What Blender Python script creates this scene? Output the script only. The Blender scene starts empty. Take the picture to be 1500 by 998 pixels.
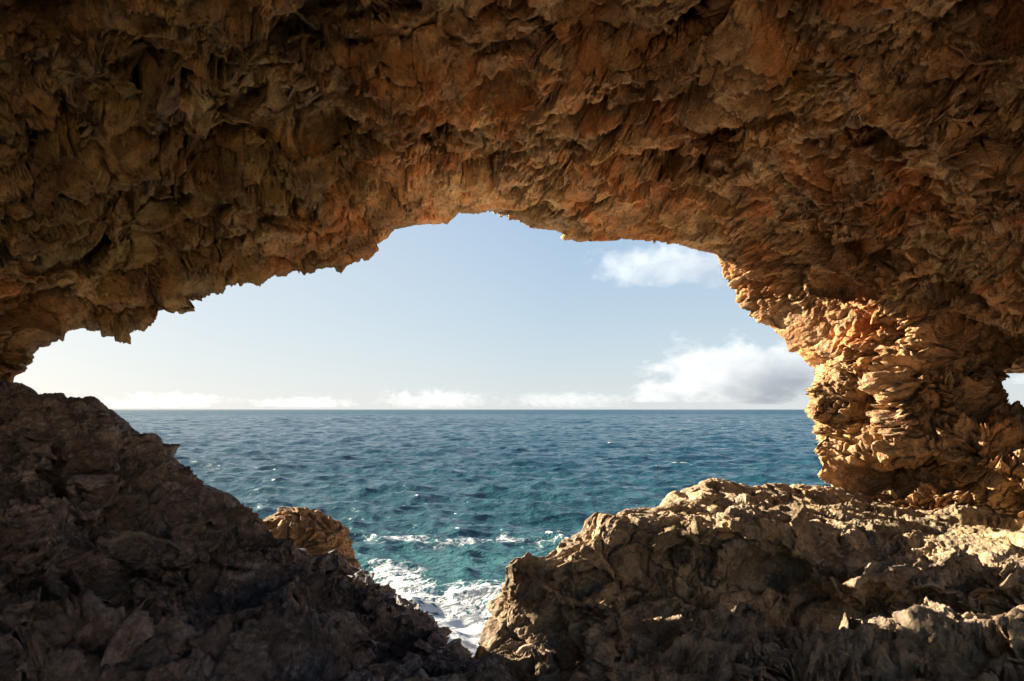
import bpy, math, os
from mathutils import Vector
import numpy as np
from concurrent.futures import ThreadPoolExecutor
np.seterr(all='ignore')
C = bpy.context.scene
COL = C.collection
H = 7.0            # eye height above the sea (m)
F = 1000.0         # focal length in photo pixels (24 mm on a 36 mm wide frame)
f4 = np.float32
POOL = ThreadPoolExecutor(4)

# ------------------------------------------------------------------ helpers
def P3(px, py, Y):
    px = np.asarray(px, float); py = np.asarray(py, float); Y = np.asarray(Y, float)
    return np.stack([(px - 750) / F * Y, Y + 0 * px, H + (600 - py) / F * Y], -1)

def par(fn, P, *a):
    n = len(P); step = 40000
    out = list(POOL.map(lambda i: fn(P[i:i + step], *a), range(0, n, step)))
    if isinstance(out[0], tuple):
        return tuple(np.concatenate(o) for o in zip(*out))
    return np.concatenate(out)

def _hash(ix, iy, iz, seed):
    h = (ix.astype(np.uint32) * np.uint32(0x8da6b343)) ^ (iy.astype(np.uint32) * np.uint32(0xd8163841)) \
        ^ (iz.astype(np.uint32) * np.uint32(0xcb1ab31f)) ^ np.uint32((seed * 0x9E3779B1) & 0xffffffff)
    h ^= h >> np.uint32(15); h *= np.uint32(0x2c1b3c6d); h ^= h >> np.uint32(12)
    h *= np.uint32(0x297a2d39); h ^= h >> np.uint32(15)
    return h

_rs = np.random.RandomState(7)
GR = _rs.normal(size=(256, 3)); GR /= np.linalg.norm(GR, axis=1)[:, None]; GR = GR.astype(f4)

def _perlin(P, seed):
    P = P.astype(f4); i = np.floor(P).astype(np.int32); fr = P - i
    u = fr * fr * fr * (fr * (fr * 6 - 15) + 10)
    r = []
    for dx in (0, 1):
        for dy in (0, 1):
            for dz in (0, 1):
                g = GR[_hash(i[:, 0] + dx, i[:, 1] + dy, i[:, 2] + dz, seed) & np.uint32(255)]
                r.append(g[:, 0] * (fr[:, 0] - dx) + g[:, 1] * (fr[:, 1] - dy) + g[:, 2] * (fr[:, 2] - dz))
    a = [r[k] + u[:, 2] * (r[k + 1] - r[k]) for k in (0, 2, 4, 6)]
    b0 = a[0] + u[:, 1] * (a[1] - a[0]); b1 = a[2] + u[:, 1] * (a[3] - a[2])
    return (b0 + u[:, 0] * (b1 - b0)) * f4(1.5)
def perlin(P, s, seed=0): return par(_perlin, P * f4(s), seed)

def fbm(P, s, octv=4, seed=0, gain=.5):
    v = 0; a = 1.0
    for k in range(octv):
        v = v + a * perlin(P, s * 2.03 ** k, seed + k); a *= gain
    return v
def ridged(P, s, octv=4, seed=0, gain=.5):
    v = 0; a = 1.0; w = 1.0
    for k in range(octv):
        n = 1 - np.abs(perlin(P, s * 2.07 ** k, seed + k)) * 1.6
        n = np.clip(n, 0, 1) ** 2 * w
        v = v + a * n; w = np.clip(n * 1.6, 0.15, 1); a *= gain
    return v
def vnoise(P, s, seed): return np.stack([perlin(P, s, seed + 11 * k) for k in range(3)], -1)

def _worley(P, seed):
    P = P.astype(f4); i = np.floor(P).astype(np.int32); fr = P - i
    n = len(P); F1 = np.full(n, 9, f4); F2 = np.full(n, 9, f4); ID = np.zeros(n, np.uint32); V = np.zeros((n, 3), f4)
    for dx in (-1, 0, 1):
        for dy in (-1, 0, 1):
            for dz in (-1, 0, 1):
                h = _hash(i[:, 0] + dx, i[:, 1] + dy, i[:, 2] + dz, seed)
                ox = fr[:, 0] - dx - (h & np.uint32(1023)).astype(f4) / f4(1023)
                oy = fr[:, 1] - dy - ((h >> np.uint32(10)) & np.uint32(1023)).astype(f4) / f4(1023)
                oz = fr[:, 2] - dz - ((h >> np.uint32(20)) & np.uint32(1023)).astype(f4) / f4(1023)
                d = ox * ox + oy * oy + oz * oz
                c = d < F1
                F2 = np.where(c, F1, np.minimum(F2, d)); F1 = np.where(c, d, F1); ID = np.where(c, h, ID)
                V[c, 0] = ox[c]; V[c, 1] = oy[c]; V[c, 2] = oz[c]
    return np.sqrt(F1), np.sqrt(F2), ID, V
def worley(P, seed=0): return par(_worley, P, seed)
def rnd(ID, k):
    h = ID * np.uint32(2654435761 + 2 * k * 97531); h ^= h >> np.uint32(13); h *= np.uint32(0x5bd1e995); h ^= h >> np.uint32(15)
    return (h & np.uint32(0xffff)).astype(f4) / f4(65535)

def interp1(xs, ys, x):
    ys = np.asarray(ys, float)
    if ys.ndim == 1: return np.interp(x, xs, ys)
    return np.stack([np.interp(x, xs, ys[:, k]) for k in range(ys.shape[1])], -1)
def smooth1(x, y, xs, w):        # gaussian smoothing of samples y(x) on a regular x grid, width w in x units
    dx = x[1] - x[0]; r = int(3 * w / dx) + 1
    k = np.exp(-.5 * (np.arange(-r, r + 1) * dx / w) ** 2); k /= k.sum()
    def s(c):
        p = np.concatenate([2 * c[0] - c[1:r + 1][::-1], c, 2 * c[-1] - c[-r - 1:-1][::-1]])
        return np.convolve(p, k, 'valid')
    return np.stack([s(y[:, j]) for j in range(y.shape[1])], -1) if y.ndim == 2 else s(y)
def normals_grid(G):
    du = np.gradient(G, axis=1); dv = np.gradient(G, axis=0)
    n = np.cross(du, dv); return n / (np.linalg.norm(n, axis=-1, keepdims=True) + 1e-9)
def smoothstep(a, b, x):
    t = np.clip((x - a) / (b - a), 0, 1); return t * t * (3 - 2 * t)

def mesh_from(name, V, quads, mat, parent=None, attrs=None, smooth=True, link=True):
    used = np.zeros(len(V), bool); used[quads.ravel()] = True
    remap = np.cumsum(used) - 1
    V = V[used]; quads = remap[quads].astype(np.int32)
    me = bpy.data.meshes.new(name)
    me.vertices.add(len(V)); me.vertices.foreach_set('co', V.astype(f4).ravel())
    n = len(quads); k = quads.shape[1]
    me.loops.add(n * k); me.loops.foreach_set('vertex_index', quads.ravel())
    me.polygons.add(n)
    me.polygons.foreach_set('loop_start', np.arange(0, n * k, k, dtype=np.int32))
    me.polygons.foreach_set('use_smooth', np.full(n, smooth))
    me.update(calc_edges=True)
    for an, av in (attrs or {}).items():
        a = me.attributes.new(an, 'FLOAT', 'POINT'); a.data.foreach_set('value', av[used].astype(f4))
    me.materials.append(mat)
    o = bpy.data.objects.new(name, me)
    if link: COL.objects.link(o)
    if parent: o.parent = parent
    return o
def grid_quads(R, Cn):
    i = np.arange(R * Cn, dtype=np.int64).reshape(R, Cn)
    return np.stack([i[:-1, :-1], i[:-1, 1:], i[1:, 1:], i[1:, :-1]], -1).reshape(-1, 4)
def tag(o, label=None, cat=None, group=None, kind=None):
    if label: o['label'] = label
    if cat: o['category'] = cat
    if group: o['group'] = group
    if kind: o['kind'] = kind
    return o
def empty(name, loc):
    o = bpy.data.objects.new(name, None); COL.objects.link(o); o.location = loc; return o

# ------------------------------------------------------------------ node helpers
class NT:
    def __init__(s, mat): s.t = mat.node_tree; s.n = s.t.nodes; s.l = s.t.links
    def node(s, typ, ins=None, **props):
        nd = s.n.new(typ)
        for k, v in props.items(): setattr(nd, k, v)
        for k, v in (ins or {}).items():
            sock = nd.inputs[k]
            if isinstance(v, bpy.types.NodeSocket): s.l.new(v, sock)
            else: sock.default_value = v
        return nd
    def noise(s, vec, scale, detail=5, rough=.55, dist=0.0, out='Fac'):
        return s.node('ShaderNodeTexNoise', {'Vector': vec, 'Scale': scale, 'Detail': detail, 'Roughness': rough, 'Distortion': dist}).outputs[out]
    def ramp(s, fac, stops, interp='LINEAR'):
        nd = s.node('ShaderNodeValToRGB', {'Fac': fac}); cr = nd.color_ramp; cr.interpolation = interp
        while len(cr.elements) < len(stops): cr.elements.new(.5)
        for e, (p, c) in zip(cr.elements, stops):
            e.position = p; e.color = (c[0], c[1], c[2], 1) if not isinstance(c, (int, float)) else (c, c, c, 1)
        return nd.outputs['Color']
    def mix(s, fac, a, b, blend='MIX'):
        nd = s.n.new('ShaderNodeMix'); nd.data_type = 'RGBA'; nd.blend_type = blend
        for idx, v in ((0, fac), (6, a), (7, b)):
            if isinstance(v, bpy.types.NodeSocket): s.l.new(v, nd.inputs[idx])
            elif idx == 0: nd.inputs[0].default_value = v
            else: nd.inputs[idx].default_value = (v[0], v[1], v[2], 1)
        return nd.outputs[2]
    def math(s, op, a, b=0.0, clamp=False):
        nd = s.node('ShaderNodeMath', operation=op, use_clamp=clamp)
        for k, v in enumerate((a, b)):
            if isinstance(v, bpy.types.NodeSocket): s.l.new(v, nd.inputs[k])
            else: nd.inputs[k].default_value = v
        return nd.outputs[0]
    def attr(s, name): return s.node('ShaderNodeAttribute', attribute_name=name).outputs['Fac']

def new_mat(name):
    m = bpy.data.materials.new(name); m.use_nodes = True
    t = NT(m); t.n.clear(); return m, t

def rock_material(name, base, dark, pale, rust, olive, rust_amt=.5, olive_amt=.4, pale_amt=.5, rough=.85, spec=.25, bump=1.0, stain=.25, stain_shade_amt=0):
    m, t = new_mat(name)
    co = t.node('ShaderNodeTexCoord').outputs['Object']
    big = t.noise(co, .55, 4, .6, .6); mid = t.noise(co, 2.3, 6, .62, .4); fine = t.noise(co, 14, 6, .7, .2)
    big2 = t.node('ShaderNodeTexNoise', {'Vector': co, 'Scale': .8, 'Detail': 5, 'Roughness': .6, 'Distortion': .8}, noise_dimensions='4D')
    big2.inputs['W'].default_value = 3.7; big2 = big2.outputs['Fac']
    big3 = t.node('ShaderNodeTexNoise', {'Vector': co, 'Scale': .5, 'Detail': 5, 'Roughness': .62, 'Distortion': .5}, noise_dimensions='4D')
    big3.inputs['W'].default_value = 9.1; big3 = big3.outputs['Fac']
    c = t.mix(t.ramp(mid, [(.38, 0), (.58, 1)]), dark, base)
    c = t.mix(t.math('MULTIPLY', t.ramp(fine, [(.46, 0), (.72, 1)]), pale_amt), c, pale)
    # pale lime crust along the raised edges of the flakes (attribute: how far a point stands proud)
    edge = t.math('MULTIPLY', t.ramp(t.math('ADD', t.attr('proud'), t.math('MULTIPLY', t.math('SUBTRACT', fine, .5), 1.2)), [(.5, 0), (1.0, 1)]), pale_amt)
    c = t.mix(edge, c, pale)
    rm = t.math('MULTIPLY', t.ramp(t.math('ADD', big2, t.math('MULTIPLY', t.math('SUBTRACT', mid, .5), .5)), [(.47, 0), (.60, 1)]), rust_amt)
    c = t.mix(rm, c, rust)
    om = t.math('MULTIPLY', t.ramp(t.math('ADD', big3, t.math('MULTIPLY', t.math('SUBTRACT', mid, .5), .6)), [(.5, 0), (.7, 1)]), olive_amt)
    c = t.mix(om, c, olive)
    # grain: speckles a few centimetres across
    gr = t.noise(co, 38, 4, .75)
    c = t.mix(.5, c, t.mix(1.0, c, t.ramp(gr, [(.30, .45), (.5, 1.0), (.70, 1.6)]), 'MULTIPLY'))
    # per-flake tint
    c = t.mix(.75, c, t.mix(1.0, c, t.ramp(t.attr('tint'), [(0, .3), (1, 1.7)]), 'MULTIPLY'))
    c = t.mix(t.ramp(big, [(.36, stain), (.53, 0)]), c, dark)
    b1 = t.noise(co, 9, 9, .68, .3); b2 = t.noise(co, 42, 5, .65)
    vor = t.node('ShaderNodeTexVoronoi', {'Vector': co, 'Scale': 17, 'Randomness': 1.0}).outputs['Distance']
    if stain_shade_amt:  # olive-black stain mixed with painted shade, following the mask
        am = t.math('MULTIPLY', t.ramp(t.math('ADD', t.attr('stain_shade'), t.math('MULTIPLY', t.math('SUBTRACT', t.noise(co, .9, 6, .65, .6), .5), 1.5)), [(.35, 0), (.75, 1)]), stain_shade_amt)
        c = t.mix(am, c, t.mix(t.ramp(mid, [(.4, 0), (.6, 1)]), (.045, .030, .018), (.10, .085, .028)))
    bp = t.node('ShaderNodeBump', {'Height': t.math('ADD', t.math('MULTIPLY', b1, .11), t.math('ADD', t.math('MULTIPLY', b2, .014), t.math('MULTIPLY', vor, .03))),
                                   'Strength': 1.0 * bump, 'Distance': 1.0})
    bs = t.node('ShaderNodeBsdfPrincipled', {'Base Color': c, 'Roughness': rough, 'Specular IOR Level': spec, 'Normal': bp.outputs[0]})
    o = t.node('ShaderNodeOutputMaterial'); t.l.new(bs.outputs[0], o.inputs[0])
    return m

# ------------------------------------------------------------------ rock relief
def rot(ax, ang):
    a = np.asarray(ax, float); a /= np.linalg.norm(a); K = np.array([[0, -a[2], a[1]], [a[2], 0, -a[0]], [-a[1], a[0], 0]])
    return (np.eye(3) + math.sin(ang) * K + (1 - math.cos(ang)) * K @ K).astype(f4)

def relief(P, N, plates, scallops, pits=0.0, low=.3, fine=.02, strata=None, seed=0, lean=None, warp=.25, beds=(), sc=(1.35, .9, .40)):
    """Vector displacement of rock: tilted overlapping plates, scalloped hollows with sharp ridges, fine grain.
    plates: list of (size, amp); scallops: list of (size, amp)."""
    P = P.astype(f4); n = len(P)
    W = P + f4(warp) * (vnoise(P, .9, seed + 1) + f4(.42) * vnoise(P, 2.7, seed + 5) + f4(.13) * vnoise(P, 8.5, seed + 8)).astype(f4)
    h = f4(low) * fbm(P, .33, 3, seed + 20)
    tint = np.zeros(n, f4); prd = np.zeros(n, f4); tang = np.zeros((n, 3), f4)
    S = strata if strata is not None else np.eye(3, dtype=f4)
    sc = np.array(sc, f4)
    ld = np.array(lean if lean is not None else (0, 0, -1), f4)
    for k, (L, A) in enumerate(plates):
        q = (W @ S.T) / (sc * f4(L))
        F1, F2, ID, V = worley(q, seed + 31 + k)
        tl = np.stack([rnd(ID, 1) - f4(.5), rnd(ID, 2) - f4(.5), rnd(ID, 3) * f4(.8) + f4(.15)], -1)
        facet = (V * tl).sum(-1)
        edge = F2 - F1
        amp = A * (.12 + 1.6 * smoothstep(-.35, .55, fbm(P, .42 / max(L, .6), 3, seed + 50 + k)))
        hh = amp * (.95 * facet + .75 * (rnd(ID, 4) - .5) - 1.05 * np.exp(-edge / .065) + .25 * np.sqrt(np.clip(edge, 0, 1)))
        h = h + hh
        tk = ld * np.clip(hh * f4(.7), -.10, .16)[:, None].astype(f4); tang += tk
        if k <= 2: tint += (rnd(ID, 5)) * (.5, .3, .2)[k]
        prd += np.clip(facet * .9 + .3, -1, 1) * np.exp(-edge / .16) * (.5, .5, .35, .3)[min(k, 3)]
        W = W + N * hh[:, None].astype(f4) + tk
    for k, (L, A) in enumerate(beds):          # bedding: courses of rock that step out one over the next
        sc_ = (W @ S.T)[:, 2] / f4(L) + f4(.35) * perlin(P, .8 / L * .4, seed + 140 + k)
        fl = np.floor(sc_); fr = sc_ - fl
        ra = rnd(_hash(fl.astype(np.int32), fl.astype(np.int32) * 0, fl.astype(np.int32) * 0, seed + k), 3)
        m = smoothstep(-.3, .4, fbm(P, .5 / max(L, .4), 3, seed + 150 + k))
        hb = A * m * (.4 + 1.2 * ra) * (fr ** 1.5 - .45 - .9 * np.exp(-np.minimum(fr, 1 - fr) / .05))
        h = h + hb; W = W + N * hb[:, None].astype(f4); prd += .25 * m * smoothstep(.75, .97, fr)
    for k, (L, A) in enumerate(scallops):
        q = W / f4(L) * np.array([1, 1, 1.35], f4)
        F1, F2, ID, V = worley(q, seed + 71 + k)
        amp = A * np.clip(fbm(P, .5 / max(L, .3), 2, seed + 80 + k) + .65, .1, 1.4)
        bowl = F1 * F1 * 1.3 - .45 + .35 * (rnd(ID, 6) - .5)
        h = h + amp * bowl
        prd += np.clip((F1 - .62) * 2.2, 0, 1) * .6
        if not plates and k <= 2: tint += rnd(ID, 5) * (.5, .3, .2)[k]
        W = W + N * (amp * bowl)[:, None].astype(f4)
    if pits:
        m = smoothstep(-.1, .5, fbm(P, .8, 3, seed + 90))
        for L in (.22, .09):
            F1, F2, ID, V = worley(W / f4(L), seed + 95)
            h = h - pits * L * 3.2 * m * np.clip(.55 - F1, 0, 1) * (rnd(ID, 2) > .35)
    if fine:
        h = h + fine * (ridged(W, 3.1, 5, seed + 100, .55) - .8) * 1.6 + fine * .5 * fbm(W, 17, 3, seed + 110)
    D = N * h[:, None] + tang
    return D.astype(f4), np.clip(tint, 0, 1), np.clip(prd, 0, 1.5)

# ------------------------------------------------------------------ materials
M_CEIL = rock_material('warm_limestone', (.65, .385, .175), (.26, .135, .062), (.70, .52, .33), (.50, .15, .035), (.27, .20, .055), rust_amt=.68, olive_amt=.5, pale_amt=.6, stain=.6, stain_shade_amt=.72)
M_PILL = rock_material('banded_limestone', (.62, .375, .18), (.28, .155, .075), (.68, .51, .32), (.46, .18, .055), (.31, .235, .065), rust_amt=.4, olive_amt=.5, pale_amt=.6, stain=.4)
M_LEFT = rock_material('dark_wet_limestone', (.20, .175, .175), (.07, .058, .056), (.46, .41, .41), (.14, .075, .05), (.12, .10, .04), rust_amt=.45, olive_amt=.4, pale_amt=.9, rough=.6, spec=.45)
M_LEDGE = rock_material('weathered_coral_limestone', (.50, .35, .205), (.19, .13, .08), (.66, .52, .355), (.26, .215, .175), (.27, .21, .06), rust_amt=.6, olive_amt=.35, pale_amt=.6)
M_BOULD = rock_material('tan_limestone', (.52, .36, .22), (.30, .19, .11), (.62, .48, .33), (.34, .17, .07), (.22, .17, .06), rust_amt=.5, olive_amt=.3, pale_amt=.45)

M_BOUNCE = rock_material('bounce_limestone', (.64, .50, .33), (.50, .37, .23), (.72, .60, .44), (.60, .42, .24), (.45, .38, .18), rust_amt=.3, olive_amt=.2, pale_amt=.4)  # kept pale so the added slope throws more sun into the cave

# ------------------------------------------------------------------ the rock arch
RIM = np.array([  # px, py, depth of the lip of the opening, traced from left foot over the roof to the right foot
 (-60,640,9.2),(-25,600,9.4),(2,570,9.6),(17,552,9.8),(22,548,9.8),(38,547,9.8),(36,538,9.9),(52,531,9.9),(45,525,9.9),(46,518,9.9),(31,516,9.9),(46,510,10),
 (46,503,10),(69,503,10.2),(75,497,10.2),(91,493,10.3),(90,482,10.4),(91,471,10.5),(104,471,10.6),(129,476,10.7),(164,482,10.9),(171,489,11),(191,491,11),
 (182,476,11),(194,469,11.1),(208,472,11.2),(222,464,11.3),(241,457,11.4),(264,459,11.5),(286,457,11.6),(281,447,11.6),(273,438,11.6),(296,438,11.7),(308,428,11.8),
 (325,431,11.9),(341,418,12),(365,416,12.1),(381,423,12.2),(391,411,12.2),(416,403,12.3),(461,393,12.5),(501,391,12.7),(516,383,12.8),(538,376,12.9),(553,366,13),
 (551,356,13),(571,341,13.1),(578,331,13.2),(616,328,13.3),(656,328,13.4),(673,314,13.5),(711,316,13.6),(749,311,13.7),(765,314,13.7),(775,333,13.6),(783,331,13.6),
 (815,336,13.6),(828,346,13.6),(865,353,13.5),(900,353,13.5),(925,355,13.5),(950,358,13.4),(970,361,13.4),(1000,363,13.3),(1031,373,13.2),(1048,376,13.2),(1053,391,13.1),
 (1058,411,13.1),(1076,431,13),(1078,441,13),(1091,456,12.9),(1108,470,12.8),(1123,471,12.8),(1143,496,12.6),(1146,505,12.6),(1172,526,12.4),(1193,529,12.3),
 (1198,544,12.2),(1191,558,12.2),(1203,561,12.1),(1178,573,12),(1185,589,12),(1177,603,12),(1190,622,12),(1176,635,12),(1196,641,12),(1183,653,12),(1189,677,12),
 (1191,698,12),(1201,712,12),(1215,740,11.8),(1235,790,11.5)], float)
seg = np.r_[0, np.cumsum(np.hypot(np.diff(RIM[:, 0]), np.diff(RIM[:, 1])))]
LT = seg[-1]
RIM[:, 0] += 13 * np.clip((seg - seg[np.argmin((RIM[:, 0] - 1108) ** 2 + (RIM[:, 1] - 470) ** 2)]) / 90, 0, 1)
def rim_pos(px, py):  # arc-length of the rim point nearest to (px,py)
    return seg[np.argmin((RIM[:, 0] - px) ** 2 + (RIM[:, 1] - py) ** 2)]
# how the inside surface runs on from the lip: rim point -> point at / beyond the frame with its depth, then a point behind the camera
KEYS = [  # (rim px,py)      out px,py,depth         behind X,Y,Z
 ((-60, 640), (-260, 680, 6.2), (-8.0, -6, 3.5)),
 ((17, 552),  (-280, 520, 6.2), (-8.5, -5, 5.5)),
 ((91, 482),  (-280, 300, 6.0), (-8.5, -5, 8.0)),
 ((222, 464), (-260, 20, 5.4),  (-7.5, -5, 9.6)),
 ((381, 423), (-60, -220, 5.0), (-5.5, -5, 10.8)),
 ((551, 356), (330, -230, 5.0), (-2.5, -5, 11.2)),
 ((749, 311), (740, -230, 5.1), (0, -4, 11.4)),
 ((950, 358), (1180, -230, 5.2), (2.4, -1, 11.2)),
 ((1058, 411), (1640, -150, 5.4), (5.2, 3, 10.4)),
 ((1143, 496), (1740, 130, 6.6), (6.6, 6, 9.6)),
 ((1172, 526), (1740, 330, 7.6), (8, 6.6, 8.6)),
 ((1191, 558), (1740, 470, 8.4), (8.7, 7, 7.5)),
 ((1190, 622), (1740, 610, 8.6), (8.9, 7, 6)),
 ((1201, 712), (1740, 745, 8.7), (8.9, 7, 4.7)),
 ((1235, 790), (1740, 900, 8.6), (8.9, 7, 3)),
]
NC = int(os.environ.get('NCOL', 2100)); NW = int(os.environ.get('NROW', 470))
tl = np.linspace(0, LT, NC)
rim = interp1(seg, RIM, tl)
fine_t = np.linspace(0, LT, 1200)
rs = smooth1(fine_t, interp1(seg, RIM, fine_t), None, 38.0)
rim_s = interp1(fine_t, rs, tl)
kt = np.array([rim_pos(*k[0]) for k in KEYS]); o_ = np.argsort(kt)
def keyed(j):
    v = interp1(kt, np.array([k[j] for k in KEYS], float), fine_t)
    return interp1(fine_t, smooth1(fine_t, v, None, 45.0), tl)
out = keyed(1); beh = keyed(2)
Pr = P3(rim[:, 0], rim[:, 1], rim[:, 2]); Ps = P3(rim_s[:, 0], rim_s[:, 1], rim_s[:, 2]); Po = P3(out[:, 0], out[:, 1], out[:, 2])
dR = Pr - Ps
w = np.linspace(0, 1, NW)[:, None]
Yr = Ps[None, :, 1]; Yo = Po[None, :, 1]
s = (w * Yr) / (w * Yr + (1 - w) * Yo)
G_in = Ps[None] + (Po - Ps)[None] * s[..., None]
dist = np.linalg.norm(G_in - Ps[None], axis=-1)
# vault the inside a little: hollow between lip and frame edge
up = (G_in - np.array([0, 0, 7.2])) * np.array([1, 0, 1]); up /= np.linalg.norm(up, axis=-1, keepdims=True)
G_in = G_in + up * (0.55 * np.sin(np.pi * np.clip(s, 0, 1)) ** 1.0)[..., None]
dR = dR * 1.12
off_in = dR[None] * np.exp(-dist / .35)[..., None]
NB = 60
b = (np.linspace(0, 1, NB + 1)[1:])[:, None, None]
tan = (Po - G_in[-2]); 
G_b = Po[None] * (1 - b) + beh[None] * b
NO = 70
q = np.r_[np.linspace(.03, .9, 34), np.geomspace(.95, 22, NO - 34)][::-1]
ctr = np.array([.2, 0, 7.4])
rad = (Ps - ctr) * np.array([1, 0, 1]); rad /= np.linalg.norm(rad, axis=-1, keepdims=True)
# right foot and window side: the pillar is only ~2.6 m thick, so its back ends there
thin = smoothstep(rim_pos(1143, 496), rim_pos(1191, 558), tl)
qmax = np.minimum(22, 3.2 / np.maximum(rad[:, 2], .05)) * (1 - thin) + 2.3 * thin
rad = rad * (1 - thin[:, None]) + thin[:, None] * np.array([1.0, 0, 0.0])
qq = np.where(q[:, None] < .9, q[:, None], .9 + (q[:, None] - .9) / (22 - .9) * (qmax[None] - .9))
back = 1.5 * (1 - np.exp(-qq / .7)) + .06 * qq
G_o = Ps[None] + rad[None] * qq[..., None] + np.array([0, 1, 0])[None, None] * back[..., None]
off_o = dR[None] * np.exp(-qq / .3)[..., None]
G = np.concatenate([G_o, G_in, G_b]); OFF = np.concatenate([off_o, off_in, np.zeros_like(G_b)])
rimrow = NO
# window at the right: the wall funnels away towards a ragged hole
WIN = np.array([(1520,539),(1492,545),(1476,555),(1467,570),(1469,588),(1480,599),(1505,604),(1540,598),(1556,575),(1546,550)], float)
def project(G): return 750 + F * G[..., 0] / np.maximum(G[..., 1], .5), 600 - F * (G[..., 2] - H) / np.maximum(G[..., 1], .5)
def poly_dist(px, py, poly):
    d = np.full(px.shape, 1e9); ins = np.zeros(px.shape, bool)
    for a, c in zip(poly, np.roll(poly, -1, 0)):
        e = c - a; t = np.clip(((px - a[0]) * e[0] + (py - a[1]) * e[1]) / (e @ e), 0, 1)
        d = np.minimum(d, np.hypot(px - a[0] - t * e[0], py - a[1] - t * e[1]))
        cr = ((a[1] > py) != (c[1] > py)) & (px < (c[0] - a[0]) * (py - a[1]) / (c[1] - a[1] + 1e-9) + a[0]); ins ^= cr
    return np.where(ins, -d, d)
pu, pv = project(G)
wd = np.full(pu.shape, 1e9)
near = (G[..., 1] > 3); near[:rimrow] = False
wd[near] = poly_dist(pu[near], pv[near], WIN)
fun = np.where(wd < 90, np.clip(1 - np.maximum(wd, 0) / 90, 0, 1) ** 2, 0)
ray = (G - np.array([0, 0, H])); ray /= np.maximum(G[..., 1:2], .5)
G = G + ray * (fun * 1.7)[..., None]
hole = wd < 0
# sculpted bigger forms: hollows eaten into the rock (+ = deeper) and ridges standing out (-), given where they lie on the wall
wob = G.reshape(-1, 3).astype(f4)
wu = pu + (38 * fbm(wob, .9, 3, 700).reshape(pu.shape)) * 6 / np.maximum(G[..., 1], 3); wv = pv + (30 * fbm(wob, .9, 3, 710).reshape(pu.shape)) * 6 / np.maximum(G[..., 1], 3)
HOLLOWS = [(560,28,95,34,.9), (95,25,110,34,.9), (250,45,70,26,.6), (455,215,85,30,.4), (345,180,45,28,.4), (170,130,80,26,.45), (60,200,90,40,.5), (1015,38,46,24,.7), (745,150,60,18,.45),
           (900,120,80,26,.35), (640,190,60,22,.4), (1300,205,70,24,.5), (1290,388,85,17,.6), (1180,110,60,20,.4), (1440,70,70,40,.5), (250,300,110,30,.45), (100,380,80,28,.4), (420,330,70,18,.35),
           (1440,515,95,40,1.0), (1290,702,95,26,.7), (1240,640,45,18,.3), (1120,175,45,18,.35), (1040,260,80,16,.3), (1400,440,70,14,.4), (1230,430,55,13,.35), (330,60,120,16,.4), (720,60,70,22,.4)]
RIDGES = [((1255,95),(1440,285),22,.40), ((15,35),(235,150),16,.35), ((235,150),(420,185),20,.30), ((1330,655),(1600,715),30,.5), ((430,90),(660,110),22,.30), ((1000,230),(1180,190),16,.25),
          ((1150,330),(1330,260),18,.28), ((600,250),(780,215),16,.22), ((180,250),(330,290),18,.25), ((820,60),(1000,110),20,.3), ((1320,560),(1330,610),22,.35), ((1350,330),(1520,300),18,.3)]
dep = np.zeros(pu.shape)
for u, v, a, c, d in HOLLOWS:
    e = np.hypot((wu - u) / a, (wv - v) / c); dep += .85 * d * smoothstep(1.2, .3, e)
for A_, B_, wdt, d in RIDGES:
    ex, ey = B_[0] - A_[0], B_[1] - A_[1]; tt = np.clip(((wu - A_[0]) * ex + (wv - A_[1]) * ey) / (ex * ex + ey * ey), 0, 1)
    e = np.hypot(wu - A_[0] - tt * ex, wv - A_[1] - tt * ey) / wdt; dep -= d * np.exp(-e ** 2) * (.6 + .4 * np.cos(3.1 * (tt - .5)))
dep[~near] = 0
N0 = normals_grid(G)
if (N0[rimrow + NW // 2, NC // 2] @ np.array([0, 0, -1.0])) < 0: N0 = -N0
G = G - N0 * (dep * smoothstep(.1, .7, np.concatenate([qq * 0, dist, np.full((NB, NC), 9.)])))[..., None]
N = normals_grid(G)
if (N[rimrow + NW // 2, NC // 2] @ np.array([0, 0, -1.0])) < 0: N = -N
G = G + OFF
R_, C_ = G.shape[:2]
Pf = G.reshape(-1, 3).astype(f4); Nf = N.reshape(-1, 3).astype(f4)
lod = np.zeros((R_, C_), bool); lod[rimrow - 40: rimrow + NW + 40] = True
strata = rot((0, 1, 0), .22) @ rot((1, 0, 0), -.25)
# two characters: big scalloped hollows on the roof, thin banded flakes on the right wall and pillar
D1, t1, p1 = relief(Pf, Nf, [(1.6, .30), (.75, .22), (.32, .10), (.13, .036)], [(1.25, .40), (.46, .10), (.16, .03)], low=.6, fine=.034, warp=.34, beds=[(.42, .13), (.16, .05)], strata=strata, seed=3, lean=(-.6, .3, 0))
pu, pv = project(G)
blend = smoothstep(900, 1250, pu + .55 * (pv - 330)).reshape(-1)[:, None].astype(f4)
D2, t2, p2 = relief(Pf, Nf, [(1.05, .22), (.50, .16), (.23, .085), (.11, .04)], [(.9, .16), (.30, .07), (.13, .03)], low=.4, fine=.034, warp=.36, beds=[(.5, .14), (.2, .06)], sc=(1.15, .9, .52), strata=rot((0, 1, 0), .30) @ rot((1, 0, 0), -.1), seed=203, lean=(-.38, .12, .04))
D = D1 * (1 - blend) + D2 * blend
tint = t1 * (1 - blend[:, 0]) + t2 * blend[:, 0]; prd = p1 * (1 - blend[:, 0]) + p2 * blend[:, 0]
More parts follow.
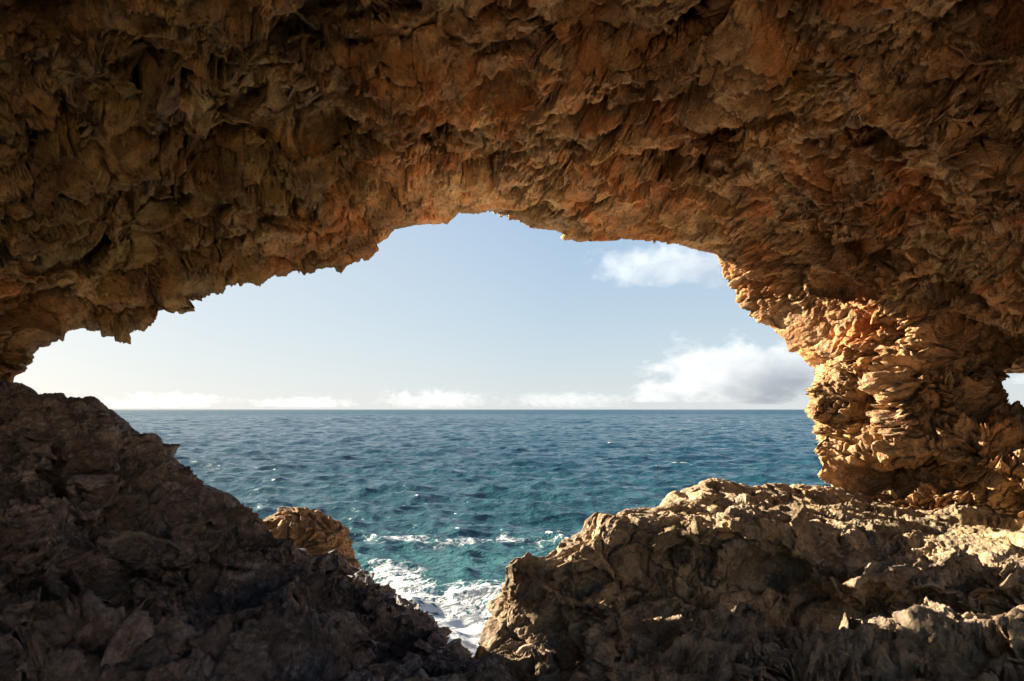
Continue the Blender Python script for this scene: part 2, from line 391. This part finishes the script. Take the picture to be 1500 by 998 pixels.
# keep the traced lip: calmer right at it
rr = np.abs(np.arange(R_) - rimrow)
dist_r = np.concatenate([qq, dist, np.full((NB, C_), 9.)]).reshape(-1)
hn = (D * Nf).sum(1)
nearlip = smoothstep(3.5, .6, dist_r) * smoothstep(rim_pos(1172, 526) + 60, rim_pos(1172, 526) - 60, np.tile(tl, R_))
D -= Nf * (nearlip * (np.where(hn > 0, .55 * hn, 0) + .16 * smoothstep(0, 1.2, dist_r)))[:, None].astype(f4)
D *= (.30 + .70 * smoothstep(0, .8, dist_r))[:, None]
nr = dist_r < 1.2
sp = np.zeros(len(Pf), f4); sp[nr] = np.clip(ridged(Pf[nr], 1.9, 6, 640, .72) - .9, -.5, 1)
D += (Nf * f4(.6) + np.array([-.15, 0, -.6], f4)) * (sp * f4(.09) * smoothstep(-.25, .5, np.repeat(0, 1) + fbm(Pf, .7, 3, 650)) * np.exp(-dist_r / .3).astype(f4))[:, None]
Pf = Pf + D
Q = grid_quads(R_, C_)
ok = ~(hole.reshape(-1)[Q].any(1)); Q = Q[ok]
rowq = Q[:, 0] // C_
qx = pu.reshape(-1)[Q[:, 0]]; qy = pv.reshape(-1)[Q[:, 0]]
tq = tl[Q[:, 0] % C_]
tp = rim_pos(1172, 526)
is_out = rowq < rimrow - 12
is_pil = (~is_out) & (tq > tp)
arch = empty('rock_arch', (0, 12, 5.2))
tag(arch, 'great brown limestone sea arch, its flaky roof and right wall framing the sea', 'rock arch')
stain_shade = smoothstep(3.5, -5, Pf[:, 0] + .12 * (Pf[:, 1] - 8) * 2) * .75 + .1  # roof colour darkens to the left: staining plus shade put into the colour
at = {'tint': tint, 'proud': prd, 'stain_shade': stain_shade}
# top of the arch: closes the rock from the back of the cave over to the head of the outer face
GP = Pf.reshape(R_, C_, 3); kc = np.where(thin < .02)[0][::6]
bt = np.linspace(0, 1, 40)[:, None, None]
top = GP[-1][kc][None] * (1 - bt) + GP[0][kc][None] * bt + np.array([0, 0, 1.0]) * (np.sin(np.pi * bt) * (.9 + .5 * fbm(GP[-1][kc], .3, 3, 660)[None, :, None]))
def part(name, mask, mat, label=None):
    o = mesh_from(name, Pf - np.array([0, 12, 5.2], f4), Q[mask], mat, arch, at)
    return tag(o, label) if label else o
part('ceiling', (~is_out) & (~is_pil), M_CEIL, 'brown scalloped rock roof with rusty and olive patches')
part('pillar', is_pil, M_PILL, 'banded flaky rock pillar beside the small side window')
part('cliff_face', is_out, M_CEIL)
zt = np.full(top.shape[0] * top.shape[1], .5)
mesh_from('rock_top', top.reshape(-1, 3) - np.array([0, 12, 5.2]), grid_quads(*top.shape[:2]), M_CEIL, arch, {'tint': zt, 'proud': zt * 0, 'stain_shade': zt * 0})

def sculpt(G, N, hollows, ridges, seed):
    u, v = project(G); b = G.reshape(-1, 3).astype(f4); k = 6 / np.maximum(G[..., 1], 2.5)
    u = u + 42 * k * fbm(b, .9, 4, seed).reshape(u.shape); v = v + 26 * k * fbm(b, .9, 4, seed + 10).reshape(u.shape)
    d = np.zeros(u.shape)
    for x, y, a, c, h in hollows: d += h * smoothstep(1.25, .25, np.hypot((u - x) / a, (v - y) / c))
    for A, B, w, h in ridges:
        ex, ey = B[0] - A[0], B[1] - A[1]; t = np.clip(((u - A[0]) * ex + (v - A[1]) * ey) / (ex * ex + ey * ey), 0, 1)
        d -= h * np.exp(-(np.hypot(u - A[0] - t * ex, v - A[1] - t * ey) / w) ** 2)
    d[G[..., 1] < 2.5] = 0
    return G - N * d[..., None]
# ------------------------------------------------------------------ slopes: crest line -> ground near the camera
def slope(name, crest, keys, mat, nc, nw, outer, rel, detail=.3, sm=30., near=(0.0, -4.0), far_calm=0.0, hollows=(), ridges=()):
    cr = np.array(crest, float)
    sg = np.r_[0, np.cumsum(np.hypot(np.diff(cr[:, 0]), np.diff(cr[:, 1])))]
    t = np.linspace(0, sg[-1], nc); ft = np.linspace(0, sg[-1], 900)
    c = interp1(sg, cr, t); cs = interp1(ft, smooth1(ft, interp1(sg, cr, ft), None, sm), t)
    Pr = P3(c[:, 0], c[:, 1], c[:, 2]); Ps = P3(cs[:, 0], cs[:, 1], cs[:, 2])
    kt = [sg[np.argmin((cr[:, 0] - k[0]) ** 2 + (cr[:, 1] - k[1]) ** 2)] for k, *_ in keys]
    nmid = len(keys[0]) - 1
    chain = [Ps]
    for j in range(1, nmid + 1):
        v = interp1(ft, smooth1(ft, interp1(kt, np.array([k[j] for k in keys], float), ft), None, 40.), t)
        chain.append(P3(v[:, 0], v[:, 1], v[:, 2]))
    rows = []; parts = [chain[0]]
    # catmull-rom in image-uniform steps through the chain
    K = len(chain); pts = [2 * chain[0] - chain[1]] + chain + [2 * chain[-1] - chain[-2]]
    for k in range(1, K):
        p0, p1, p2, p3 = pts[k - 1], pts[k], pts[k + 1], pts[k + 2]
        m = nw // (K - 1)
        ww = np.linspace(0, 1, m, endpoint=(k == K - 1))[:, None]
        y1, y2 = p1[None, :, 1], p2[None, :, 1]
        ss = ((ww * y1) / (ww * y1 + (1 - ww) * y2))[..., None]
        rows.append(.5 * ((2 * p1) + (p2 - p0) * ss + (2 * p0 - 5 * p1 + 4 * p2 - p3) * ss ** 2 + (3 * p1 - p0 - 3 * p2 + p3) * ss ** 3))
    Gi = np.concatenate(rows)
    dist = np.linalg.norm(Gi - Ps[None], axis=-1)
    last = chain[-1]
    b = np.linspace(0, 1, 41)[1:][:, None, None]
    tgt = last.copy(); tgt[:, 1] = near[1]; tgt[:, 0] *= 2.2; tgt[:, 2] = last[:, 2] + near[0]
    Gb = last[None] * (1 - b) + tgt[None] * b
    no = 60; q = np.r_[np.linspace(.03, .9, 34), np.geomspace(.95, 9, no - 34)][::-1][:, None]
    od = outer(t / sg[-1]); od = od / np.linalg.norm(od, axis=-1, keepdims=True)
    bend = 1 - np.exp(-q / .5)
    Go = Ps[None] + od[None] * q[..., None] * np.array([1, 1, 0]) * np.array([.5, .5, 1]) + np.array([0, 0, -1.]) * (q * bend)[..., None] * .95 + np.array([0, 0, 0.])
    OFFs = np.concatenate([(Pr - Ps)[None] * np.exp(-q / detail)[..., None], (Pr - Ps)[None] * np.exp(-dist / detail)[..., None], np.zeros_like(Gb)])
    G = np.concatenate([Go, Gi, Gb]); N = normals_grid(G)
    if N[no + nw // 2, nc // 2] @ np.array([0, -.5, 1.]) < 0: N = -N
    if hollows:
        G2 = sculpt(G, N, hollows, ridges, 1000 + nc); G2[:no + 8] = G[:no + 8] + (G2 - G)[:no + 8] * .3; G = G2
        sgn = N[no + nw // 2, nc // 2]; N = normals_grid(G); N = -N if N[no + nw // 2, nc // 2] @ sgn < 0 else N
    G = G + OFFs
    R_, C_ = G.shape[:2]
    Pf = G.reshape(-1, 3).astype(f4); Nf = N.reshape(-1, 3).astype(f4)
    D, ti, pr = rel(Pf, Nf)
    dr = np.concatenate([np.repeat(q, C_, 1), dist, np.full((40, C_), 9.)]).reshape(-1)
    D *= (.55 + .45 * smoothstep(0, .8, dr))[:, None]
    if far_calm: D *= (1 - far_calm * smoothstep(7.6, 9.2, Pf[:, 1:2]))
    return mesh_from(name, Pf + D, grid_quads(R_, C_), mat, None, {'tint': ti, 'proud': pr})

LCREST = [(-330,470,6.6),(-150,510,7.4),(-40,540,8.2),(5,558,8.7),(25,563,8.8),(42,565,8.8),(43,573,8.8),(70,577,8.8),(95,582,8.8),(121,587,8.8),(137,598,8.8),(157,609,8.8),(182,612,8.8),
 (192,622,8.8),(199,634,8.8),(227,638,8.8),(231,648,8.8),(243,655,8.8),(238,664,8.8),(258,673,8.8),(259,681,8.8),(281,697,8.7),(271,703,8.7),(279,714,8.7),(300,724,8.7),(330,729,8.6),
 (345,741,8.6),(362,746,8.5),(372,756,8.5),(395,790,8.4),(425,797,8.3),(440,803,8.2),(455,810,8.2),(485,822,8.1),(510,828,8),(530,827,7.9),(540,842,7.8),(552,856,7.7),(582,872,7.5),(600,891,7.3),(622,908,7.1),
 (640,920,6.9),(660,935,6.7),(671,955,6.5),(700,964,6.3),(718,963,6.2),(727,975,6.1),(735,992,6.0),(745,1030,5.8),(752,1080,5.6)]
LCREST = [(x, y, Y + 1.1 * math.exp(-((x - 540) / 95) ** 2)) for x, y, Y in LCREST]
LKEYS = [((-330,470), (-500,800,4.6), (-600,1250,3.2)), ((5,558), (-180,800,5.4), (-200,1200,3.4)), ((227,638), (80,830,5.7), (60,1180,3.6)),
         ((372,756), (250,890,5.8), (260,1150,3.7)), ((530,827), (450,930,5.7), (460,1130,3.9)), ((660,935), (620,1010,5.2), (630,1130,4.1)), ((752,1080), (748,1120,5.0), (744,1190,4.3))]
def rel_left(P, N):
    return relief(P, N, [(.5, .07), (.2, .03)], [(1.6, .46), (.70, .26), (.28, .10), (.115, .03)], pits=.2, low=.35, fine=.03, beds=[(.45, .15)],
                  strata=rot((0, 1, 0), .5) @ rot((1, 0, 0), .5), seed=401, lean=(.35, .1, .3), warp=.3)
LH = [(230,835,125,32,.5), (60,870,90,45,.55), (370,850,90,26,.45), (310,905,90,18,.4), (460,895,60,20,.35), (90,690,70,30,.35), (200,740,80,22,.35), (560,930,50,24,.35), (130,985,120,18,.4), (420,975,80,12,.3), (20,770,60,18,.3), (330,770,60,16,.25), (600,985,60,22,.35)]
LR = [((0,790),(150,835),13,.22), ((170,790),(330,815),12,.2), ((150,830),(245,875),11,.2), ((330,910),(480,850),12,.22), ((100,945),(230,990),12,.25), ((360,975),(520,935),12,.25), ((260,700),(420,800),12,.16), ((130,640),(160,700),10,.2), ((60,650),(90,690),10,.2), ((480,850),(620,940),11,.16)]
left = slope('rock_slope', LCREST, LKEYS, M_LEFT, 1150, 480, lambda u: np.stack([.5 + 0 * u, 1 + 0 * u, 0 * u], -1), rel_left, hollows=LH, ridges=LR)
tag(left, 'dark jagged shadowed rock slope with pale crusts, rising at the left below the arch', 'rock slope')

RCREST = [(700,1100,6.0),(690,1030,6.3),(690,985,6.6),(694,960,6.8),(706,950,6.9),(720,932,7.1),(734,906,7.3),(741,874,7.5),(744,858,7.6),(739,846,7.7),(737,824,7.8),(755,807,7.9),(774,798,8),
 (787,806,8.1),(796,807,8.2),(819,792,8.4),(831,776,8.5),(860,763,8.7),(866,748,8.8),(872,744,8.8),(887,756,8.9),(925,748,9.1),(968,748,9.5),(970,737,9.7),(990,725,9.9),(1005,732,10.0),(1013,722,10.1),
 (1040,711,10.2),(1070,714,10.5),(1100,715,10.7),(1125,711,10.9),(1155,715,11.2),(1200,716,11.6),(1245,718,12),(1300,724,12.1),(1400,726,12),(1500,722,11.6),(1650,722,10.8),(1900,722,9.4)]
RKEYS = [((700,1100), (720,1110,5.9), (735,1140,5.5), (760,1200,4.6)), ((694,960), (735,985,6.5), (770,1010,6.0), (770,1180,4.4)), ((741,874), (790,880,7.3), (835,935,6.6), (840,1160,4.2)),
         ((774,798), (830,815,7.8), (880,900,7.0), (905,1150,4.1)), ((872,744), (920,763,8.5), (965,870,7.7), (980,1140,4.0)), ((990,725), (1020,766,8.6), (1050,870,7.8), (1050,1140,3.9)),
         ((1100,715), (1130,783,8.5), (1150,890,7.7), (1150,1140,3.8)), ((1200,716), (1230,812,8.1), (1255,905,7.5), (1260,1140,3.8)), ((1300,724), (1320,845,7.7), (1340,910,7.2), (1380,1140,3.8)),
         ((1400,726), (1430,838,7.6), (1460,905,7.1), (1500,1140,3.8)), ((1650,722), (1700,820,7.4), (1730,885,6.9), (1800,1140,3.7)), ((1900,722), (1960,800,7.0), (2000,860,6.4), (2100,1140,3.6))]
def rel_right(P, N):
    return relief(P, N, [(.9, .09), (.3, .035)], [(1.35, .28), (.55, .16), (.22, .05), (.085, .015)], pits=.5, low=.26, fine=.024, beds=[(.4, .14)],
                  strata=rot((1, 0, 0), -.35) @ rot((0, 1, 0), .2), seed=601, lean=(-.1, -.35, .1), warp=.28)
RH = [(960,880,80,30,.3), (1230,890,140,36,.3), (1430,865,80,28,.5), (1130,838,45,22,.4), (1440,955,110,16,.4), (1060,985,60,14,.3), (1190,945,50,12,.3), (820,940,40,25,.25), (1290,800,30,12,.25), (1160,760,40,9,.2), (1350,770,50,10,.22), (1470,760,50,12,.25), (1050,745,40,9,.2), (1000,800,50,14,.3), (1330,985,60,10,.3), (850,850,30,16,.3)]
RR = [((1060,785),(1170,785),20,.35), ((940,800),(1010,790),16,.22), ((1330,915),(1520,925),11,.3), ((1010,935),(1110,915),13,.25), ((1110,985),(1260,970),12,.25), ((1280,850),(1420,835),14,.25), ((880,900),(900,985),14,.18), ((1200,860),(1260,840),12,.2), ((760,840),(830,900),14,.2)]
right = slope('rock_ledge', RCREST, RKEYS, M_LEDGE, 1250, 520, lambda u: np.stack([-.9 + 1.1 * u, .3 + .8 * u, 0 * u], -1), rel_right, far_calm=.42, near=(2.3, -3.0), hollows=RH, ridges=RR)  # rear edge raised out of view, an added berm shading the floor
tag(right, 'rough coral-limestone ledge and mound at the right foreground, sunlit behind and shaded in front', 'rock ledge')

# ------------------------------------------------------------------ boulders beyond the left slope
def boulder(name, c, r, mat, label, seed, n=260, tilt=0.0):
    ph = np.linspace(1e-3, np.pi - 1e-3, n)[:, None]; th = np.linspace(0, 2 * np.pi, 2 * n)[None]
    N = np.stack([np.sin(ph) * np.cos(th), np.sin(ph) * np.sin(th), np.cos(ph) + 0 * th], -1)
    N = np.sign(N) * np.abs(N) ** .8
    P = (N * np.array(r)).reshape(-1, 3); P = P @ rot((0, 1, 0), tilt).T
    Nn = N.reshape(-1, 3); Nn = Nn / np.linalg.norm(Nn, axis=1)[:, None]
    D, ti, pr = relief((P + np.array(c)).astype(f4), Nn.astype(f4), [(.7, .16), (.25, .06)], [(.5, .14), (.2, .05)], pits=.3, low=.25, fine=.02, seed=seed, strata=rot((0, 1, 0), .6))
    P = P + D; P = P.reshape(n, 2 * n, 3); P[:, -1] = P[:, 0]; P = P.reshape(-1, 3)
    o = mesh_from(name, P, grid_quads(n, 2 * n)[:, ::-1], mat, None, {'tint': ti, 'proud': pr}); o.location = c
    return tag(o, label, 'boulder')
c1 = P3(432, 833, 11.0); boulder('boulder', tuple(c1), (.78, .7, .92), M_BOULD, 'larger sunlit tan boulder standing behind the dark left slope', 801, tilt=.35)
c2 = P3(490, 838, 10.2); boulder('boulder', tuple(c2), (.34, .3, .30), M_BOULD, 'small lit rock lump low on the crest of the dark left slope', 851, n=160)

# ------------------------------------------------------------------ the sea
def make_sea():
    rws = [9.0]
    while rws[-1] < 2500: rws.append(rws[-1] + max(.085, .0042 * rws[-1]))
    while rws[-1] < 70000: rws.append(rws[-1] * 1.09)
    r = np.array(rws); th = np.linspace(-math.radians(58), math.radians(58), 1500)
    X = r[:, None] * np.sin(th)[None]; Y = r[:, None] * np.cos(th)[None]
    sp = np.gradient(r)[:, None] + 0 * X
    x0 = X.ravel(); y0 = Y.ravel(); spf = sp.ravel()
    rs = np.random.RandomState(11)
    n = 90; lam = np.exp(rs.uniform(math.log(.55), math.log(11), n)); k = 2 * np.pi / lam
    ang = math.radians(250) + rs.normal(0, .62, n); ph = rs.uniform(0, 6.28, n)
    amp = .0105 * lam ** .72 * np.where(lam > 9, .8, 1.0) * rs.uniform(.6, 1.3, n)
    kx, ky = k * np.cos(ang), k * np.sin(ang)
    lm2 = np.exp(rs.uniform(math.log(9), math.log(48), 24)); a2 = math.radians(250) + rs.normal(0, .6, 24); ph2 = rs.uniform(0, 6.28, 24)
    am2 = .0042 * lm2; k2x = 2 * np.pi / lm2 * np.cos(a2); k2y = 2 * np.pi / lm2 * np.sin(a2)
    def waves(I):
        x = x0[I].astype(f4); y = y0[I].astype(f4); z = np.zeros_like(x); dx = np.zeros_like(x); dy = np.zeros_like(x); jx = np.zeros_like(x)
        s = spf[I]
        for j in range(n):
            at = (amp[j] * np.exp(-(s * 2.2 / lam[j]) ** 2)).astype(f4)
            p = f4(kx[j]) * x + f4(ky[j]) * y + f4(ph[j]); sn = np.sin(p); cs = np.cos(p)
            z += at * cs; dx -= at * sn * f4(kx[j] / k[j]) ; dy -= at * sn * f4(ky[j] / k[j]); jx += at * f4(k[j]) * cs
        far = smoothstep(120, 500, np.hypot(x, y)).astype(f4)
        for j in range(24):
            at = (am2[j] * np.exp(-(s * 2.2 / lm2[j]) ** 2)).astype(f4) * far
            z += at * np.cos(f4(k2x[j]) * x + f4(k2y[j]) * y + f4(ph2[j]))
        return np.stack([z, dx, dy, jx], -1)
    W = par(lambda I: waves(I), np.arange(len(x0)))
    P2 = np.stack([x0, y0, 0 * x0], -1).astype(f4)
    shore = np.exp(-((y0 - 22) / 10) ** 2)
    Z = W[:, 0]; Pn = np.stack([x0 + W[:, 1] * .9, y0 + W[:, 2] * .9, Z], -1)
    # whitecaps on the steepest crests, in drifting patches
    gust = fbm(P2, .035, 3, 900)
    cap = smoothstep(.66, 1.0, W[:, 3] + .35 * gust) * smoothstep(-.05, .45, gust + .3 * fbm(P2, .25, 2, 905))
    px = 750 + F * x0 / np.maximum(y0, 1); rr = np.hypot(x0, y0)
    # wash of foam in the cove, and a broken wave line in front of it
    wob = 2.2 * fbm(P2, .16, 3, 910)
    cove = .70 * smoothstep(30, 22, y0 + wob) * smoothstep(-9, -6, x0)
    edge = smoothstep(2.6, .3, np.abs(x0 + (4.0 + (y0 - 22) * .16) + .6 * fbm(P2, .3, 2, 915))) * smoothstep(34, 26, y0)
    line = np.exp(-((y0 - (36.5 + .35 * (x0 + 2) ** 1 * .25) + .8 * fbm(P2, .22, 3, 920)) / 1.5) ** 2) * smoothstep(-10, -7, x0) * smoothstep(6, 1, x0) * .44
    foam = np.clip(np.maximum.reduce([cap * .95, cove, edge * .7, line * (.55 + .45 * smoothstep(-.3, .4, fbm(P2, .5, 3, 925)))]), 0, 1)
    shallow = smoothstep(110, 24, rr)
    aer = .9 * smoothstep(39, 33, y0 + .7 * wob) * smoothstep(-11, -5, x0) * smoothstep(8, 2, x0)
    m, t = new_mat('sea_water')
    co = t.node('ShaderNodeTexCoord').outputs['Object']
    fo = t.attr('foam'); sh = t.attr('shallow')
    patch = t.noise(co, .05, 4, .6)
    deep = t.mix(t.ramp(patch, [(.35, 0), (.65, 1)]), (.006, .036, .058), (.008, .052, .072))
    base = t.mix(sh, deep, (.014, .058, .070))
    base = t.mix(t.math('MULTIPLY', t.attr('aerated'), t.noise(co, .3, 4, .6, .5)), base, (.035, .12, .12))
    st = t.node('ShaderNodeMapping', {'Vector': co, 'Scale': (1, 1.5, 1)}).outputs[0]
    n1 = t.noise(st, 1.5, 4, .65, .6); n2 = t.noise(st, .35, 4, .6, .4); n3 = t.noise(st, 7, 3, .6, .5)
    hgt = t.math('ADD', t.math('MULTIPLY', n1, .22), t.math('ADD', t.math('MULTIPLY', n2, .40), t.math('MULTIPLY', n3, .025)))
    bp = t.node('ShaderNodeBump', {'Height': hgt, 'Strength': 1.0, 'Distance': 1.0})
    wat = t.node('ShaderNodeBsdfPrincipled', {'Base Color': base, 'Roughness': t.math('ADD', t.math('MULTIPLY', t.attr('offshore'), .30), .09), 'IOR': 1.33, 'Specular IOR Level': .5, 'Normal': bp.outputs[0]})
    # foam lace
    wv = t.node('ShaderNodeVectorMath', {0: co, 1: t.node('ShaderNodeVectorMath', {0: t.noise(co, .9, 3, .6, out='Color'), 1: (.9, .9, .9)}, operation='MULTIPLY').outputs[0]}, operation='ADD').outputs[0]
    v1 = t.node('ShaderNodeTexVoronoi', {'Vector': wv, 'Scale': 1.25}, feature='DISTANCE_TO_EDGE').outputs['Distance']
    v2 = t.node('ShaderNodeTexVoronoi', {'Vector': wv, 'Scale': 3.4}, feature='DISTANCE_TO_EDGE').outputs['Distance']
    lace = t.math('MAXIMUM', t.ramp(v1, [(.0, 1), (.30, 0)]), t.math('MULTIPLY', t.ramp(v2, [(.0, 1), (.28, 0)]), .85))
    fn = t.noise(co, 1.1, 6, .65, .5)
    thr = t.math('SUBTRACT', t.math('ADD', t.math('MULTIPLY', fo, 1.25), t.math('ADD', t.math('MULTIPLY', lace, .62), t.math('MULTIPLY', fn, .6))), 1.12)
    fm = t.math('MULTIPLY', t.math('MULTIPLY', thr, 3.2, clamp=True), t.math('MULTIPLY', fo, 6, clamp=True), clamp=True)
    wh = t.node('ShaderNodeBsdfPrincipled', {'Base Color': (.50, .53, .53, 1), 'Roughness': .8, 'Normal': bp.outputs[0]})
    mx = t.node('ShaderNodeMixShader', {0: fm, 1: wat.outputs[0], 2: wh.outputs[0]})
    o = t.node('ShaderNodeOutputMaterial'); t.l.new(mx.outputs[0], o.inputs[0])
    sea = mesh_from('sea', Pn, grid_quads(len(r), len(th)), m, None, {'foam': foam, 'shallow': shallow, 'aerated': aer, 'offshore': smoothstep(150, 1500, rr)})
    tag(sea, 'wide blue-green sea with whitecaps reaching to the horizon', 'sea', kind='structure')
make_sea()

# ------------------------------------------------------------------ unseen limestone slope added behind the viewer to bounce sunlight into the cave
def bounce_hill():
    x = np.r_[np.linspace(-60, 7, 80), np.linspace(7.2, 26, 180), np.linspace(26.5, 80, 60)]; y = np.r_[np.linspace(13, -30, 300), np.linspace(-31, -90, 60)]
    X, Y = np.meshgrid(x, y)
    P = np.stack([X, Y, 0 * X], -1).reshape(-1, 3).astype(f4)
    xx = P[:, 0] + .25 * np.clip(-P[:, 1], 0, 40)
    Z = 3.4 + 7.5 * smoothstep(8.9, 15, xx) + 6 * smoothstep(16, 40, xx) + .5 * fbm(P, .18, 4, 960) + .35 * ridged(P, .5, 5, 970) - 3 * smoothstep(3, 12, P[:, 1]) * smoothstep(10, 8, P[:, 0])
    P[:, 2] = Z
    m = M_BOUNCE
    q4 = grid_quads(len(y), len(x)); pc = P[q4].mean(1); q4 = q4[~((pc[:, 0] < 9.4) & (pc[:, 1] > -5))]
    o = mesh_from('bounce_hill', P, q4, m, None, {'tint': np.full(len(P), .6), 'proud': np.full(len(P), .4)})
    tag(o, 'unseen pale slope added behind and to the right of the viewer to bounce sunlight', 'bounce_hill', kind='structure')
bounce_hill()

# ------------------------------------------------------------------ clouds: closed billowing bodies of vapour far out over the sea
def cloud_mat(name, dens, thr, nscale):
    m, t = new_mat(name)
    co = t.node('ShaderNodeTexCoord').outputs['Object']
    wpos = t.node('ShaderNodeNewGeometry').outputs['Position']
    n1 = t.noise(t.node('ShaderNodeVectorMath', {0: wpos, 1: (nscale, nscale, nscale * 1.5)}, operation='MULTIPLY').outputs[0], 1.0, 6, .62, .3)
    ln = t.node('ShaderNodeVectorMath', {0: co}, operation='LENGTH').outputs['Value']
    d = t.math('SUBTRACT', t.math('ADD', t.math('MULTIPLY', t.math('SUBTRACT', n1, .5), 3.4), 1.0), t.math('MULTIPLY', ln, thr))
    d = t.math('MULTIPLY', t.math('MULTIPLY', d, 2.2, clamp=True), dens)
    v = t.node('ShaderNodeVolumePrincipled', {'Color': (.54, .59, .66, 1), 'Density': d, 'Anisotropy': .35})
    o = t.node('ShaderNodeOutputMaterial'); t.l.new(v.outputs[0], o.inputs['Volume'])
    return m
def cloud(px, py, hw, hh, Y, mat, label, seed, deep=.7, flat=.45, group=None, lump=.5, asp=1.0):
    n = 90
    ph = np.linspace(1e-3, np.pi - 1e-3, n)[:, None]; th = np.linspace(0, 2 * np.pi, 2 * n)[None]
    D = np.stack([np.sin(ph) * np.cos(th), np.sin(ph) * np.sin(th), np.cos(ph) + 0 * th], -1).reshape(-1, 3).astype(f4)
    F1, _, ID, _ = worley(D * np.array([2.1 * asp, 2.1, 2.1], f4) + f4(seed * 3.7), seed)
    G1, _, _, _ = worley(D * np.array([5.2 * asp, 5.2, 5.2], f4) + f4(seed * 1.3), seed + 1)
    r = .80 + lump * (.75 - F1) * 1.2 + lump * .75 * (.6 - G1) + .10 * fbm(D + f4(seed), 1.6, 3, seed)
    P = D * r[:, None]; P[:, 2] = np.where(P[:, 2] < -flat, -flat + (P[:, 2] + flat) * .15, P[:, 2])
    P = P.reshape(n, 2 * n, 3); P[:, -1] = P[:, 0]; P[0] = P[0].mean(0); P[-1] = P[-1].mean(0)
    o = mesh_from('cloud', P.reshape(-1, 3), grid_quads(n, 2 * n)[:, ::-1], mat)
    c = P3(px, py, Y); o.location = tuple(c); o.scale = (hw / F * Y, hw / F * Y * deep, hh / F * Y)
    return tag(o, label, 'cloud', group)
CM = cloud_mat('cumulus_vapour', .0030, 1.2, 1 / 260.)
CB = cloud_mat('low_cloud_vapour', .0010, 1.25, 1 / 170.)
CW = cloud_mat('wispy_vapour', .0024, 1.5, 1 / 150.)
cloud(1088, 556, 150, 66, 6000, CM, 'big heaped white cumulus cloud low in the sky beside the rock pillar', 5)
cloud(965, 577, 56, 24, 6500, CM, 'smaller rounded cumulus puff at the left foot of the big heaped cloud', 8)
cloud(985, 388, 165, 42, 4000, CW, 'ragged white cloud high in the sky just under the arch roof', 13, flat=2, lump=.2, deep=.5)
for k, (px, hw, hh, lab) in enumerate([(830, 120, 17, 'low bank of small cumulus running along the horizon beside the big heaped cloud'), (640, 105, 21, 'whitest low cloud bank on the horizon, at the middle of the opening'),
                                      (440, 100, 12, 'faint thin cloud bank on the horizon, between the middle bank and the left slope'), (245, 110, 17, 'low hazy cloud bank on the horizon touching the crest of the dark left slope')]):
    cloud(px, 596 - hh * .45, hw, hh, 9000, CB, lab, 21 + k, asp=3.2, lump=.75, deep=.3)
cloud(1520, 556, 60, 13, 7000, CM, 'white cloud seen through the small side window of the arch', 41)

# ------------------------------------------------------------------ light
SUN_AZ = math.radians(-60)      # measured from straight ahead (+Y), negative = to the left
SUN_EL = math.radians(18.5)
wd_ = bpy.data.worlds.new('World'); C.world = wd_; wd_.use_nodes = True
t = NT(wd_); t.n.clear()
sky = t.node('ShaderNodeTexSky', sky_type='NISHITA', sun_disc=False, sun_elevation=SUN_EL, sun_rotation=SUN_AZ, altitude=0, air_density=1.0, dust_density=.7, ozone_density=1.0)
# sea air: pale towards the horizon and towards the sun
dirn = t.node('ShaderNodeTexCoord').outputs['Generated']
zz = t.node('ShaderNodeSeparateXYZ', {0: dirn}).outputs[2]
grad = t.ramp(zz, [(0, (.70, .74, .75)), (.04, (.62, .70, .75)), (.13, (.50, .63, .74)), (.30, (.34, .50, .71)), (1, (.12, .26, .55))])
sv = (math.sin(SUN_AZ) * math.cos(SUN_EL), math.cos(SUN_AZ) * math.cos(SUN_EL), math.sin(SUN_EL))
dp = t.node('ShaderNodeVectorMath', {0: dirn, 1: sv}, operation='DOT_PRODUCT').outputs['Value']
grad = t.mix(t.ramp(dp, [(.45, 0), (.80, .38), (1, .9)]), grad, (.90, .90, .87))
b1 = t.node('ShaderNodeBackground', {'Color': sky.outputs[0], 'Strength': .030})
b2 = t.node('ShaderNodeBackground', {'Color': grad, 'Strength': .202})
mxs = t.node('ShaderNodeMixShader', {0: .92, 1: b1.outputs[0], 2: b2.outputs[0]})
t.l.new(mxs.outputs[0], t.node('ShaderNodeOutputWorld').inputs[0])
sd = bpy.data.lights.new('sun', 'SUN'); sd.energy = 5.0; sd.angle = math.radians(.53); sd.color = (1, .85, .66)
so = bpy.data.objects.new('sun', sd); COL.objects.link(so)
dirv = Vector((math.sin(SUN_AZ) * math.cos(SUN_EL), math.cos(SUN_AZ) * math.cos(SUN_EL), math.sin(SUN_EL)))
so.rotation_euler = (-dirv).to_track_quat('-Z', 'Y').to_euler()

# ------------------------------------------------------------------ camera and render settings
cd = bpy.data.cameras.new('camera'); cd.lens = 24; cd.sensor_width = 36; cd.shift_y = 101 / 1500; cd.clip_end = 200000; cd.clip_start = .05
cam = bpy.data.objects.new('camera', cd); COL.objects.link(cam); cam.location = (0, 0, H); cam.rotation_euler = (math.pi / 2, 0, 0)
C.camera = cam
C.render.engine = 'CYCLES'
C.cycles.max_bounces = 12; C.cycles.diffuse_bounces = 8; C.cycles.volume_bounces = 5; C.cycles.glossy_bounces = 3
C.cycles.use_denoising = True
C.view_settings.view_transform = 'Standard'; C.view_settings.look = 'None'; C.view_settings.exposure = 2.42; C.view_settings.gamma = 1
